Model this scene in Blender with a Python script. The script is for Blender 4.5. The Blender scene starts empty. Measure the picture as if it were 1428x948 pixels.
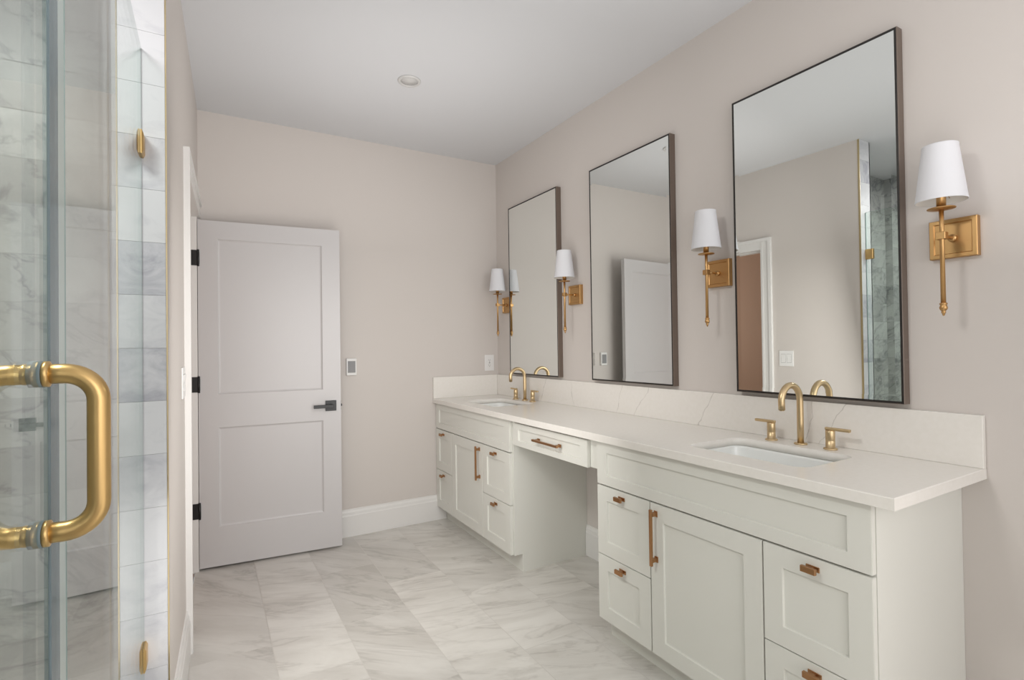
import bpy, bmesh, math, random
from mathutils import Vector, Matrix, geometry

C = bpy.context.scene.collection
S = bpy.context.scene
PI = math.pi
random.seed(4)

# ------------------------------------------------------------------ camera
H_CAM = 1.287
YAW, PITCH, ROLL = 0.5298, 0.0111, -0.0135
fwd = Vector((math.sin(YAW), math.cos(YAW), 0)); rt = Vector((math.cos(YAW), -math.sin(YAW), 0)); up = Vector((0, 0, 1))
fwd, up = fwd*math.cos(PITCH) + up*math.sin(PITCH), up*math.cos(PITCH) - fwd*math.sin(PITCH)
rt, up = rt*math.cos(ROLL) + up*math.sin(ROLL), up*math.cos(ROLL) - rt*math.sin(ROLL)
cam_data = bpy.data.cameras.new('camera')
cam_data.sensor_width = 36.0
cam_data.lens = 36.0*722.43/1428
cam_data.clip_start = 0.02
cam = bpy.data.objects.new('camera', cam_data); C.objects.link(cam)
cam.matrix_world = Matrix(((rt.x, up.x, -fwd.x, 0), (rt.y, up.y, -fwd.y, 0), (rt.z, up.z, -fwd.z, H_CAM), (0, 0, 0, 1)))
S.camera = cam

# ------------------------------------------------------------------ exposure, world, lights
S.view_settings.view_transform = 'Standard'
S.view_settings.look = 'None'
S.view_settings.exposure = 0.16
S.view_settings.gamma = 1.0
S.view_settings.use_curve_mapping = False

world = bpy.data.worlds.new('world'); S.world = world
world.use_nodes = True
wn = world.node_tree.nodes; wl = world.node_tree.links
wn['Background'].inputs['Color'].default_value = (0.85, 0.92, 1.0, 1)
wn['Background'].inputs['Strength'].default_value = 1.2

def area_light(name, loc, rot, sx, sy, power, col):
    d = bpy.data.lights.new(name, 'AREA'); d.shape = 'RECTANGLE'; d.size = sx; d.size_y = sy
    d.energy = power; d.color = col
    o = bpy.data.objects.new(name, d); C.objects.link(o)
    o.location = loc; o.rotation_euler = rot
    return o
# daylight entering through the window behind the camera
area_light('window_daylight', (1.0, -1.70, 1.6), (PI/2, 0, 0), 1.6, 1.9, 17.68, (1.0, 0.985, 0.98))
# photographer's flash bounced off the ceiling behind the camera
area_light('bounce_flash', (0.85, -0.4, 1.5), (PI, 0, 0), 1.6, 2.0, 17.00, (1.0, 0.985, 0.985))
# soft fills aimed down the room
area_light('fill_low', (0.90, 0.20, 0.70), (PI/2, 0, 0.0), 1.1, 1.2, 3.13, (1.0, 0.97, 0.93))
area_light('fill_far', (0.60, 1.79, 1.30), (PI/2-0.15, 0, -0.22), 1.0, 1.15, 10.19, (1.0, 0.975, 0.95))
area_light('bounce_fill', (0.85, 2.2, 2.0), (PI, 0, 0), 1.2, 2.0, 3.49, (1.0, 0.985, 0.99))
area_light('hallway_fill', (-0.75, 5.2, 1.6), (PI/2, 0, PI), 0.6, 1.4, 18.23, (1.0, 0.95, 0.9))  # added out-of-sight light, keeps the brown hall from going dark
area_light('fill_floor', (0.30, 1.79, 0.55), (PI/2, 0, 0.0), 0.9, 0.5, 1.22, (1.0, 0.975, 0.95))
area_light('shower_fill', (-0.80, 1.1, 2.70), (0, 0, 0), 0.5, 0.5, 31.39, (1.0, 0.98, 0.96))  # added panel without a fixture, brightens the stall and the room through the glass

# ------------------------------------------------------------------ materials
def new_mat(name):
    m = bpy.data.materials.new(name); m.use_nodes = True
    n = m.node_tree.nodes; b = n.get('Principled BSDF')
    return m, n, m.node_tree.links, b

def plain(name, col, rough=0.5, metal=0.0, spec=0.5, bump=0.0, bscale=200.0, vary=0.0):
    m, n, l, b = new_mat(name)
    b.inputs['Base Color'].default_value = (*col, 1); b.inputs['Roughness'].default_value = rough
    b.inputs['Metallic'].default_value = metal; b.inputs['Specular IOR Level'].default_value = spec
    tc = n.new('ShaderNodeTexCoord')
    if vary:
        nz = n.new('ShaderNodeTexNoise'); nz.inputs['Scale'].default_value = 6; nz.inputs['Detail'].default_value = 3
        l.new(tc.outputs['Object'], nz.inputs['Vector'])
        mx = n.new('ShaderNodeMix'); mx.data_type = 'RGBA'
        mx.inputs[6].default_value = (*[c*(1-vary) for c in col], 1); mx.inputs[7].default_value = (*[min(1, c*(1+vary)) for c in col], 1)
        l.new(nz.outputs['Fac'], mx.inputs[0]); l.new(mx.outputs[2], b.inputs['Base Color'])
    if bump:
        nz = n.new('ShaderNodeTexNoise'); nz.inputs['Scale'].default_value = bscale; nz.inputs['Detail'].default_value = 2
        bp = n.new('ShaderNodeBump'); bp.inputs['Strength'].default_value = bump; bp.inputs['Distance'].default_value = 0.002
        l.new(tc.outputs['Object'], nz.inputs['Vector']); l.new(nz.outputs['Fac'], bp.inputs['Height']); l.new(bp.outputs['Normal'], b.inputs['Normal'])
    return m

def brushed(name, col, rough=0.3):
    m, n, l, b = new_mat(name)
    b.inputs['Base Color'].default_value = (*col, 1); b.inputs['Metallic'].default_value = 1
    tc = n.new('ShaderNodeTexCoord'); mp = n.new('ShaderNodeMapping'); mp.inputs['Scale'].default_value = (300, 300, 20)
    nz = n.new('ShaderNodeTexNoise'); nz.inputs['Scale'].default_value = 1; nz.inputs['Detail'].default_value = 2
    l.new(tc.outputs['Object'], mp.inputs['Vector']); l.new(mp.outputs['Vector'], nz.inputs['Vector'])
    mr = n.new('ShaderNodeMapRange'); mr.inputs[3].default_value = rough-0.015; mr.inputs[4].default_value = rough+0.02
    l.new(nz.outputs['Fac'], mr.inputs[0]); l.new(mr.outputs[0], b.inputs['Roughness'])
    return m

def math_node(n, l, op, a, b=None):
    k = n.new('ShaderNodeMath'); k.operation = op
    for i, v in enumerate((a, b)):
        if v is None: continue
        if isinstance(v, (int, float)): k.inputs[i].default_value = v
        else: l.new(v, k.inputs[i])
    return k.outputs[0]

def ramp(n, l, src, stops):
    r = n.new('ShaderNodeValToRGB'); e = r.color_ramp.elements
    e[0].position, e[0].color = stops[0][0], (*stops[0][1], 1)
    e[1].position, e[1].color = stops[-1][0], (*stops[-1][1], 1)
    for p, c in stops[1:-1]:
        x = e.new(p); x.color = (*c, 1)
    l.new(src, r.inputs[0]); return r.outputs[0]

def mixc(n, l, fac, a, b, mode='MIX'):
    k = n.new('ShaderNodeMix'); k.data_type = 'RGBA'; k.blend_type = mode
    for i, v in ((0, fac), (6, a), (7, b)):
        if isinstance(v, (int, float)): k.inputs[i].default_value = v
        elif isinstance(v, tuple): k.inputs[i].default_value = (*v, 1)
        else: l.new(v, k.inputs[i])
    return k.outputs[2]

def marble_tiles(name, axes, bw, rh, origin, base, dark, vein, grout, rough, mortar=0.0015, vscale=(2.2, 11.0), vangle=0.35, tone=0.25, seedmul=37.0, vein_amt=0.55):
    """stone tiles in running bond; axes = which object axes run along the tile and across the courses"""
    m, n, l, b = new_mat(name)
    tc = n.new('ShaderNodeTexCoord'); sp = n.new('ShaderNodeSeparateXYZ'); l.new(tc.outputs['Object'], sp.inputs[0])
    u = math_node(n, l, 'SUBTRACT', sp.outputs[axes[0]], origin[0]); v = math_node(n, l, 'SUBTRACT', sp.outputs[axes[1]], origin[1])
    cb = n.new('ShaderNodeCombineXYZ'); l.new(u, cb.inputs[0]); l.new(v, cb.inputs[1])
    br = n.new('ShaderNodeTexBrick'); l.new(cb.outputs[0], br.inputs['Vector'])
    br.offset = 0.5; br.offset_frequency = 2; br.squash = 1
    br.inputs['Color1'].default_value = (0, 0, 0, 1); br.inputs['Color2'].default_value = (1, 1, 1, 1); br.inputs['Mortar'].default_value = (0.5, 0.5, 0.5, 1)
    br.inputs['Scale'].default_value = 1; br.inputs['Mortar Size'].default_value = mortar; br.inputs['Mortar Smooth'].default_value = 0.1
    br.inputs['Bias'].default_value = 0; br.inputs['Brick Width'].default_value = bw; br.inputs['Row Height'].default_value = rh
    rnd = n.new('ShaderNodeRGBToBW'); l.new(br.outputs['Color'], rnd.inputs[0]); rnd = rnd.outputs[0]
    seed = math_node(n, l, 'MULTIPLY', rnd, seedmul)
    # each tile is its own piece of stone: shift and turn the veining by the tile's random number
    rot = n.new('ShaderNodeVectorRotate'); rot.rotation_type = 'Z_AXIS'; l.new(cb.outputs[0], rot.inputs['Vector'])
    l.new(math_node(n, l, 'ADD', math_node(n, l, 'MULTIPLY', math_node(n, l, 'SUBTRACT', rnd, 0.5), 0.8), vangle), rot.inputs['Angle'])
    mp = n.new('ShaderNodeMapping'); mp.inputs['Scale'].default_value = (vscale[0], vscale[1], 1); l.new(rot.outputs[0], mp.inputs['Vector'])
    n1 = n.new('ShaderNodeTexNoise'); n1.noise_dimensions = '4D'; n1.inputs['Scale'].default_value = 1; n1.inputs['Detail'].default_value = 6; n1.inputs['Roughness'].default_value = 0.62; n1.inputs['Distortion'].default_value = 0.7
    l.new(mp.outputs[0], n1.inputs['Vector']); l.new(seed, n1.inputs['W'])
    n2 = n.new('ShaderNodeTexNoise'); n2.noise_dimensions = '4D'; n2.inputs['Scale'].default_value = 0.7; n2.inputs['Detail'].default_value = 5; n2.inputs['Roughness'].default_value = 0.6; n2.inputs['Distortion'].default_value = 1.6
    l.new(mp.outputs[0], n2.inputs['Vector']); l.new(math_node(n, l, 'ADD', seed, 11.3), n2.inputs['W'])
    cloud = ramp(n, l, n1.outputs['Fac'], [(0.32, dark), (0.62, base)])
    crease = math_node(n, l, 'ABSOLUTE', math_node(n, l, 'SUBTRACT', n2.outputs['Fac'], 0.5))
    vm = n.new('ShaderNodeMapRange'); vm.inputs[1].default_value = 0.0; vm.inputs[2].default_value = 0.035; vm.inputs[3].default_value = vein_amt; vm.inputs[4].default_value = 0; l.new(crease, vm.inputs[0])
    mask = n.new('ShaderNodeMapRange'); mask.inputs[1].default_value = 0.42; mask.inputs[2].default_value = 0.62; l.new(n1.outputs['Fac'], mask.inputs[0])
    vf = math_node(n, l, 'MULTIPLY', vm.outputs[0], math_node(n, l, 'SUBTRACT', 1.15, mask.outputs[0]))
    col = mixc(n, l, vf, cloud, vein)
    tn = n.new('ShaderNodeMapRange'); tn.inputs[3].default_value = 1-tone; tn.inputs[4].default_value = 1.0; l.new(rnd, tn.inputs[0])
    tcx = n.new('ShaderNodeCombineXYZ')
    for i in range(3): l.new(tn.outputs[0], tcx.inputs[i])
    col = mixc(n, l, 1.0, col, tcx.outputs[0], 'MULTIPLY')
    col = mixc(n, l, br.outputs['Fac'], col, grout)
    l.new(col, b.inputs['Base Color'])
    rr = n.new('ShaderNodeMapRange'); rr.inputs[3].default_value = rough; rr.inputs[4].default_value = 0.8; l.new(br.outputs['Fac'], rr.inputs[0]); l.new(rr.outputs[0], b.inputs['Roughness'])
    bp = n.new('ShaderNodeBump'); bp.inputs['Strength'].default_value = 0.35; bp.inputs['Distance'].default_value = 0.001; bp.invert = True
    l.new(br.outputs['Fac'], bp.inputs['Height']); l.new(bp.outputs[0], b.inputs['Normal'])
    return m

def marble_attr(name, rough):
    """polished marble whose tone and veining differ tile by tile (mesh attributes 'tone' and 'seed')"""
    m, n, l, b = new_mat(name)
    tc = n.new('ShaderNodeTexCoord'); at = n.new('ShaderNodeAttribute'); at.attribute_name = 'tone'
    se = n.new('ShaderNodeAttribute'); se.attribute_name = 'seed'
    mp = n.new('ShaderNodeMapping'); mp.inputs['Rotation'].default_value = (0, 0.6, 0); mp.inputs['Scale'].default_value = (7, 7, 12); l.new(tc.outputs['Object'], mp.inputs['Vector'])
    n1 = n.new('ShaderNodeTexNoise'); n1.noise_dimensions = '4D'; n1.inputs['Scale'].default_value = 1; n1.inputs['Detail'].default_value = 6; n1.inputs['Roughness'].default_value = 0.6; n1.inputs['Distortion'].default_value = 1.3
    l.new(mp.outputs[0], n1.inputs['Vector']); l.new(se.outputs['Fac'], n1.inputs['W'])
    sh = math_node(n, l, 'ADD', n1.outputs['Fac'], math_node(n, l, 'MULTIPLY', math_node(n, l, 'SUBTRACT', at.outputs['Fac'], 0.5), 0.5))
    col = ramp(n, l, sh, [(0.22, (0.36, 0.36, 0.40)), (0.42, (0.50, 0.50, 0.53)), (0.62, (0.585, 0.585, 0.605))])
    l.new(col, b.inputs['Base Color']); b.inputs['Roughness'].default_value = rough
    return m

def quartz(name):
    """off-white quartz with a few fine grey veins running up the backsplash"""
    m, n, l, b = new_mat(name)
    tc = n.new('ShaderNodeTexCoord'); sp = n.new('ShaderNodeSeparateXYZ'); l.new(tc.outputs['Object'], sp.inputs[0])
    wob = n.new('ShaderNodeTexNoise'); wob.inputs['Scale'].default_value = 14; wob.inputs['Detail'].default_value = 3; l.new(tc.outputs['Object'], wob.inputs['Vector'])
    wv = math_node(n, l, 'MULTIPLY', math_node(n, l, 'SUBTRACT', wob.outputs['Fac'], 0.5), 0.05)
    total = None
    for yb, yt, w in ((1.672, 1.575, .0022), (1.155, 1.125, .0016), (1.100, 1.010, .0018), (2.095, 1.968, .0022), (2.230, 2.180, .0016), (3.01, 2.93, .0018), (2.62, 2.66, .0012)):
        k = (yt-yb)/0.158
        d = math_node(n, l, 'SUBTRACT', math_node(n, l, 'SUBTRACT', sp.outputs[1], yb-2.13), math_node(n, l, 'MULTIPLY', sp.outputs[2], k))
        d = math_node(n, l, 'ABSOLUTE', math_node(n, l, 'ADD', d, wv))
        r = n.new('ShaderNodeMapRange'); r.inputs[1].default_value = w*0.4; r.inputs[2].default_value = w*1.6; r.inputs[3].default_value = 1; r.inputs[4].default_value = 0; l.new(d, r.inputs[0])
        total = r.outputs[0] if total is None else math_node(n, l, 'MAXIMUM', total, r.outputs[0])
    up_ = math_node(n, l, 'GREATER_THAN', sp.outputs[2], 0.001)
    br = n.new('ShaderNodeTexNoise'); br.inputs['Scale'].default_value = 22; l.new(tc.outputs['Object'], br.inputs['Vector'])
    vf = math_node(n, l, 'MULTIPLY', math_node(n, l, 'MULTIPLY', total, up_), math_node(n, l, 'MULTIPLY', br.outputs['Fac'], 0.9))
    sk = n.new('ShaderNodeTexNoise'); sk.inputs['Scale'].default_value = 60; sk.inputs['Detail'].default_value = 3; l.new(tc.outputs['Object'], sk.inputs['Vector'])
    base = ramp(n, l, sk.outputs['Fac'], [(0.3, (0.79, 0.76, 0.71)), (0.65, (0.81, 0.78, 0.735))])
    l.new(mixc(n, l, vf, base, (0.42, 0.385, 0.35)), b.inputs['Base Color']); b.inputs['Roughness'].default_value = 0.2
    return m

def thin_glass(name, tint, dirt=0.0):
    m, n, l, b = new_mat(name); n.remove(b)
    out = n['Material Output']
    ge = n.new('ShaderNodeNewGeometry')
    dp = n.new('ShaderNodeVectorMath'); dp.operation = 'DOT_PRODUCT'; l.new(ge.outputs['Incoming'], dp.inputs[0]); l.new(ge.outputs['Normal'], dp.inputs[1])
    c = math_node(n, l, 'ABSOLUTE', dp.outputs['Value'])
    f = math_node(n, l, 'ADD', 0.04, math_node(n, l, 'MULTIPLY', 0.96, math_node(n, l, 'POWER', math_node(n, l, 'SUBTRACT', 1.0, c), 5)))
    tr = n.new('ShaderNodeBsdfTransparent'); tr.inputs['Color'].default_value = (*tint, 1)
    gl = n.new('ShaderNodeBsdfGlossy'); gl.inputs['Roughness'].default_value = 0.0; gl.inputs['Color'].default_value = (1, 1, 1, 1)
    mx = n.new('ShaderNodeMixShader'); l.new(f, mx.inputs[0]); l.new(tr.outputs[0], mx.inputs[1]); l.new(gl.outputs[0], mx.inputs[2])
    l.new(mx.outputs[0], out.inputs[0])
    return m

def translucent_strip(name, col, clear):
    m, n, l, b = new_mat(name)
    b.inputs['Base Color'].default_value = (*col, 1); b.inputs['Roughness'].default_value = 0.12
    tr = n.new('ShaderNodeBsdfTransparent'); mx = n.new('ShaderNodeMixShader'); mx.inputs[0].default_value = clear
    l.new(b.outputs[0], mx.inputs[1]); l.new(tr.outputs[0], mx.inputs[2]); l.new(mx.outputs[0], n['Material Output'].inputs[0])
    return m

def wood(name, c1, c2):
    m, n, l, b = new_mat(name)
    tc = n.new('ShaderNodeTexCoord'); mp = n.new('ShaderNodeMapping'); mp.inputs['Scale'].default_value = (22, 2.2, 22); l.new(tc.outputs['Object'], mp.inputs['Vector'])
    nz = n.new('ShaderNodeTexNoise'); nz.inputs['Scale'].default_value = 1; nz.inputs['Detail'].default_value = 6; nz.inputs['Distortion'].default_value = 0.8; l.new(mp.outputs[0], nz.inputs['Vector'])
    l.new(ramp(n, l, nz.outputs['Fac'], [(0.35, c1), (0.65, c2)]), b.inputs['Base Color']); b.inputs['Roughness'].default_value = 0.35
    return m

WALL = plain('wall_paint', (0.625, 0.58, 0.545), 0.55, bump=0.05, bscale=350)
CEIL = plain('ceiling_paint', (0.655, 0.66, 0.675), 0.7, bump=0.04, bscale=350)
TRIM = plain('trim_paint', (0.76, 0.745, 0.725), 0.32)
DOORW = plain('door_paint', (0.585, 0.57, 0.57), 0.34)
CABW = plain('cabinet_paint', (0.715, 0.71, 0.66), 0.30)
BROWN = plain('hall_paint', (0.50, 0.35, 0.26), 0.6, bump=0.04)
FLOORT = marble_tiles('floor_marble', (1, 0), 0.61, 0.305, (2.19+0.305, -0.38), (0.73, 0.705, 0.665), (0.585, 0.555, 0.515), (0.44, 0.41, 0.38), (0.52, 0.495, 0.46), 0.22, mortar=0.0016, vscale=(6.0, 1.4), vangle=-0.55, tone=0.13, vein_amt=0.5)
SHOWX = marble_tiles('shower_marble_end', (0, 2), 0.322, 0.161, (-0.31, 1.295-1.61), (0.52, 0.53, 0.515), (0.37, 0.38, 0.375), (0.21, 0.22, 0.225), (0.30, 0.31, 0.30), 0.36, vscale=(3.5, 6), vangle=0.4, tone=0.3, vein_amt=0.9)
SHOWY = marble_tiles('shower_marble_side', (1, 2), 0.322, 0.161, (2.32, 1.295-1.61), (0.52, 0.53, 0.515), (0.37, 0.38, 0.375), (0.21, 0.22, 0.225), (0.30, 0.31, 0.30), 0.36, vscale=(3.5, 6), vangle=0.4, tone=0.3, vein_amt=0.9)
JAMBM = marble_attr('jamb_marble', 0.10)
QUARTZ = quartz('counter_quartz')
PORC = plain('sink_porcelain', (0.82, 0.83, 0.81), 0.08)
BRASS = brushed('satin_brass', (0.66, 0.505, 0.30), 0.36)
HANDLEB = brushed('handle_brass', (0.66, 0.445, 0.19), 0.36)
AGED = brushed('aged_brass', (0.55, 0.335, 0.145), 0.38)
COPPER = brushed('bronze_pull', (0.43, 0.235, 0.115), 0.34)
GOLDTRIM = plain('gold_trim', (0.58, 0.47, 0.28), 0.35, metal=1)
BLACK = plain('black_hardware', (0.012, 0.012, 0.013), 0.38)
BRONZE = plain('mirror_frame_bronze', (0.165, 0.125, 0.10), 0.38, metal=0.25)
LIP = plain('mirror_inner_lip', (0.015, 0.012, 0.010), 0.4)
MIRR = plain('mirror_silver', (0.87, 0.895, 0.88), 0.0, metal=1)
SHADE = plain('shade_linen', (0.70, 0.70, 0.725), 0.85, bump=0.15, bscale=600)
SHADEIN = plain('shade_lining', (0.82, 0.80, 0.76), 0.8)
BULB = plain('bulb_frosted', (0.85, 0.84, 0.80), 0.3)
PLASTIC = plain('white_plastic', (0.80, 0.79, 0.775), 0.3)
SLOTG = plain('grey_gap', (0.30, 0.295, 0.285), 0.5)
SLOT = plain('dark_slot', (0.08, 0.075, 0.07), 0.5)
SCREEN = plain('grey_screen', (0.30, 0.30, 0.305), 0.06)
GASKET = plain('grey_gasket', (0.20, 0.245, 0.255), 0.6, spec=0.2)
LENS = plain('downlight_lens', (0.60, 0.59, 0.575), 0.35)
GLASS = thin_glass('shower_glass', (0.905, 0.94, 0.92))
GLASSEDGE = translucent_strip('glass_edge', (0.34, 0.44, 0.42), 0.25)
SEALD = translucent_strip('grey_vinyl_seal', (0.20, 0.26, 0.29), 0.35)
SEALL = translucent_strip('clear_vinyl_seal', (0.62, 0.72, 0.70), 0.15)
WINGLASS = thin_glass('window_glass', (0.97, 0.98, 0.98))
WOODF = wood('hall_wood', (0.17, 0.09, 0.045), (0.29, 0.165, 0.085))
STEEL = plain('chrome_drain', (0.6, 0.6, 0.6), 0.15, metal=1)

# ------------------------------------------------------------------ mesh helpers
def box(bm, x0, x1, y0, y1, z0, z1, bev=0.0, seg=1):
    vs = [bm.verts.new((x, y, z)) for x in (x0, x1) for y in (y0, y1) for z in (z0, z1)]
    fs = [bm.faces.new([vs[i] for i in q]) for q in ((0, 1, 3, 2), (4, 6, 7, 5), (0, 4, 5, 1), (2, 3, 7, 6), (0, 2, 6, 4), (1, 5, 7, 3))]
    if bev:
        es = list({e for f in fs for e in f.edges})
        r = bmesh.ops.bevel(bm, geom=es, offset=bev, segments=seg, affect='EDGES', profile=0.5)
        return r['faces']
    return fs

def tube(bm, pts, r, seg=20, caps=True):
    pts = [Vector(p) for p in pts]; n = len(pts); rs = r if isinstance(r, (list, tuple)) else [r]*n
    rings = []; nrm = None
    for i, p in enumerate(pts):
        t = (pts[min(i+1, n-1)] - pts[max(i-1, 0)]).normalized()
        if nrm is None:
            nrm = t.orthogonal().normalized()
        nrm = (nrm - t*nrm.dot(t)).normalized(); bn = t.cross(nrm)
        rings.append([bm.verts.new(p + (nrm*math.cos(a) + bn*math.sin(a))*rs[i]) for a in [2*PI*k/seg for k in range(seg)]])
    for a, b in zip(rings, rings[1:]):
        for k in range(seg):
            bm.faces.new((a[k], a[(k+1) % seg], b[(k+1) % seg], b[k])).smooth = True
    if caps:
        bm.faces.new(list(reversed(rings[0]))); bm.faces.new(rings[-1])

def lathe(bm, prof, cx=0, cy=0, seg=32, smooth=True, axis='z'):
    """prof = list of (radius, height) revolved about the axis through (cx, cy)"""
    rings = []
    for r, z in prof:
        def P(a):
            if axis == 'z': return (cx + r*math.cos(a), cy + r*math.sin(a), z)
            if axis == 'x': return (z, cx + r*math.cos(a), cy + r*math.sin(a))
            return (cx + r*math.cos(a), z, cy + r*math.sin(a))
        if r < 1e-6: rings.append([bm.verts.new(P(0))])
        else: rings.append([bm.verts.new(P(2*PI*k/seg)) for k in range(seg)])
    for a, b in zip(rings, rings[1:]):
        for k in range(seg):
            k2 = (k+1) % seg
            if len(a) == 1 and len(b) == 1: continue
            if len(a) == 1: f = bm.faces.new((a[0], b[k2], b[k]))
            elif len(b) == 1: f = bm.faces.new((a[k], a[k2], b[0]))
            else: f = bm.faces.new((a[k], a[k2], b[k2], b[k]))
            f.smooth = smooth

def prism(bm, poly, lo, hi, axis):
    """extrude a 2D polygon along an axis: axis 1 -> poly is (x, z) and runs in y; axis 0 -> poly is (y, z) and runs in x; axis 2 -> (x, y)"""
    def P(p, h): return {0: (h, p[0], p[1]), 1: (p[0], h, p[1]), 2: (p[0], p[1], h)}[axis]
    a = [bm.verts.new(P(p, lo)) for p in poly]; b = [bm.verts.new(P(p, hi)) for p in poly]
    n = len(poly)
    for i in range(n): bm.faces.new((a[i], a[(i+1) % n], b[(i+1) % n], b[i]))
    bm.faces.new(list(reversed(a))); bm.faces.new(b)

def rrect(x0, x1, y0, y1, r, seg=6):
    out = []
    for cx, cy, a0 in ((x1-r, y1-r, 0), (x0+r, y1-r, PI/2), (x0+r, y0+r, PI), (x1-r, y0+r, 1.5*PI)):
        for k in range(seg+1):
            a = a0 + PI/2*k/seg; out.append((cx + r*math.cos(a), cy + r*math.sin(a)))
    return out

def bridge(bm, A, B, smooth=False):
    n = len(A)
    for i in range(n):
        f = bm.faces.new((A[i], A[(i+1) % n], B[(i+1) % n], B[i])); f.smooth = smooth

def link(name, bm, mats, parent=None, origin=None, loc=None):
    """link a bmesh as ONE mesh object. origin: world point its vertices are measured from (the thing's base)"""
    bmesh.ops.recalc_face_normals(bm, faces=bm.faces[:])
    if origin is not None:
        bmesh.ops.translate(bm, verts=bm.verts[:], vec=-Vector(origin))
    me = bpy.data.meshes.new(name); bm.to_mesh(me); bm.free()
    for m in (mats if isinstance(mats, (list, tuple)) else [mats]): me.materials.append(m)
    o = bpy.data.objects.new(name, me); C.objects.link(o)
    if parent: o.parent = parent
    elif loc is not None: o.location = loc
    return o

def tag(o, label, cat, group=None, kind=None):
    if label: o['label'] = label
    if cat: o['category'] = cat
    if group: o['group'] = group
    if kind: o['kind'] = kind
    return o

def thing(name, loc, label, cat, group=None, rotz=0, kind=None):
    o = bpy.data.objects.new(name, None); C.objects.link(o)
    o.empty_display_size = 0.05
    o.location = loc; o.rotation_euler = (0, 0, rotz)
    return tag(o, label, cat, group, kind)

def copy_tree(o, parent=None):
    c = o.copy(); C.objects.link(c)
    if parent: c.parent = parent
    for ch in [k for k in bpy.data.objects if k.parent == o]:
        copy_tree(ch, c)
    return c

def struct(name, bm, mats, label, cat):
    return tag(link(name, bm, mats), label, cat, kind='structure')

# ------------------------------------------------------------------ room constants
ZC = 2.74
XR, YB, YF = 2.0018, 3.643, -1.75
A_L = 0.035                                   # the left wall runs very slightly off square
JX, JY = -0.112, 1.93                         # where the shower opening meets the left wall
WT = 0.135                                    # wall thickness
XS, YS = -1.35, 2.32                          # shower back wall and end wall
def LW(d, s):
    """point on the left wall: d = out of the wall into the room, s = along the wall from the shower jamb"""
    return (JX + s*math.sin(A_L) + d*math.cos(A_L), JY + s*math.cos(A_L) - d*math.sin(A_L))
def SY(y): return (y - JY)/math.cos(A_L)
def lbox(bm, d0, d1, y0, y1, z0, z1):
    s0, s1 = SY(y0), SY(y1)
    poly = [LW(d0, s0), LW(d1, s0), LW(d1, s1), LW(d0, s1)]
    prism(bm, poly, z0, z1, 2)

# ------------------------------------------------------------------ room shell
bm = bmesh.new(); prism(bm, [LW(-0.02, SY(1.93)), LW(-0.02, SY(YB+0.02)), (XR+0.02, YB+0.02), (XR+0.02, YF), (-0.20, YF), (-0.20, JY)], -0.03, 0.0, 2)
struct('floor', bm, FLOORT, 'honed grey marble tile floor laid in running bond', 'floor')
bm = bmesh.new(); box(bm, XS-0.1, XR+0.1, YF-0.1, YB+0.1, ZC, ZC+0.08)
struct('ceiling', bm, CEIL, 'flat white painted ceiling over the whole bathroom', 'ceiling')
bm = bmesh.new(); box(bm, XR, XR+0.1, YF-0.1, YB+0.1, -0.03, ZC)
struct('wall_right', bm, WALL, 'beige wall behind the mirrors and the long vanity', 'wall')
bm = bmesh.new(); box(bm, -0.30, XR, YB, YB+0.1, -0.03, ZC)
struct('wall_back', bm, WALL, 'beige far wall behind the open white door', 'wall')

D0, D1, DH = 2.69, 3.53, 2.065                 # doorway in the left wall
bm = bmesh.new()
lbox(bm, -WT, 0, JY+0.012, D0-0.012, -0.03, ZC); lbox(bm, -WT, 0, D1+0.012, YB, -0.03, ZC); lbox(bm, -WT, 0, D0-0.012, D1+0.012, DH+0.012, ZC)
struct('wall_left', bm, WALL, 'narrow beige wall between the shower and the doorway', 'wall')

# wall behind the camera with a window
wx0, wx1, wz0, wz1 = 0.25, 1.75, 1.0, 2.3
bm = bmesh.new()
box(bm, -0.3, wx0, YF-0.1, YF, -0.03, ZC); box(bm, wx1, XR, YF-0.1, YF, -0.03, ZC)
box(bm, wx0, wx1, YF-0.1, YF, -0.03, wz0); box(bm, wx0, wx1, YF-0.1, YF, wz1, ZC)
struct('wall_front', bm, WALL, 'beige wall behind the viewer around the window', 'wall')
win = thing('window_1', ((wx0+wx1)/2, YF-0.05, wz0), 'white framed window in the wall behind the viewer', 'window', kind='structure')
bm = bmesh.new()
for a in ((wx0, wx0+0.05, wz0, wz1), (wx1-0.05, wx1, wz0, wz1), (wx0+0.05, wx1-0.05, wz0, wz0+0.05), (wx0+0.05, wx1-0.05, wz1-0.05, wz1), ((wx0+wx1)/2-0.02, (wx0+wx1)/2+0.02, wz0+0.05, wz1-0.05)):
    box(bm, a[0], a[1], YF-0.085, YF-0.02, a[2], a[3])
link('window_frame', bm, TRIM, win, ((wx0+wx1)/2, YF-0.05, wz0))
bm = bmesh.new(); box(bm, wx0+0.05, wx1-0.05, YF-0.06, YF-0.055, wz0+0.05, wz1-0.05)
link('window_pane', bm, WINGLASS, win, ((wx0+wx1)/2, YF-0.05, wz0))

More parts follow.
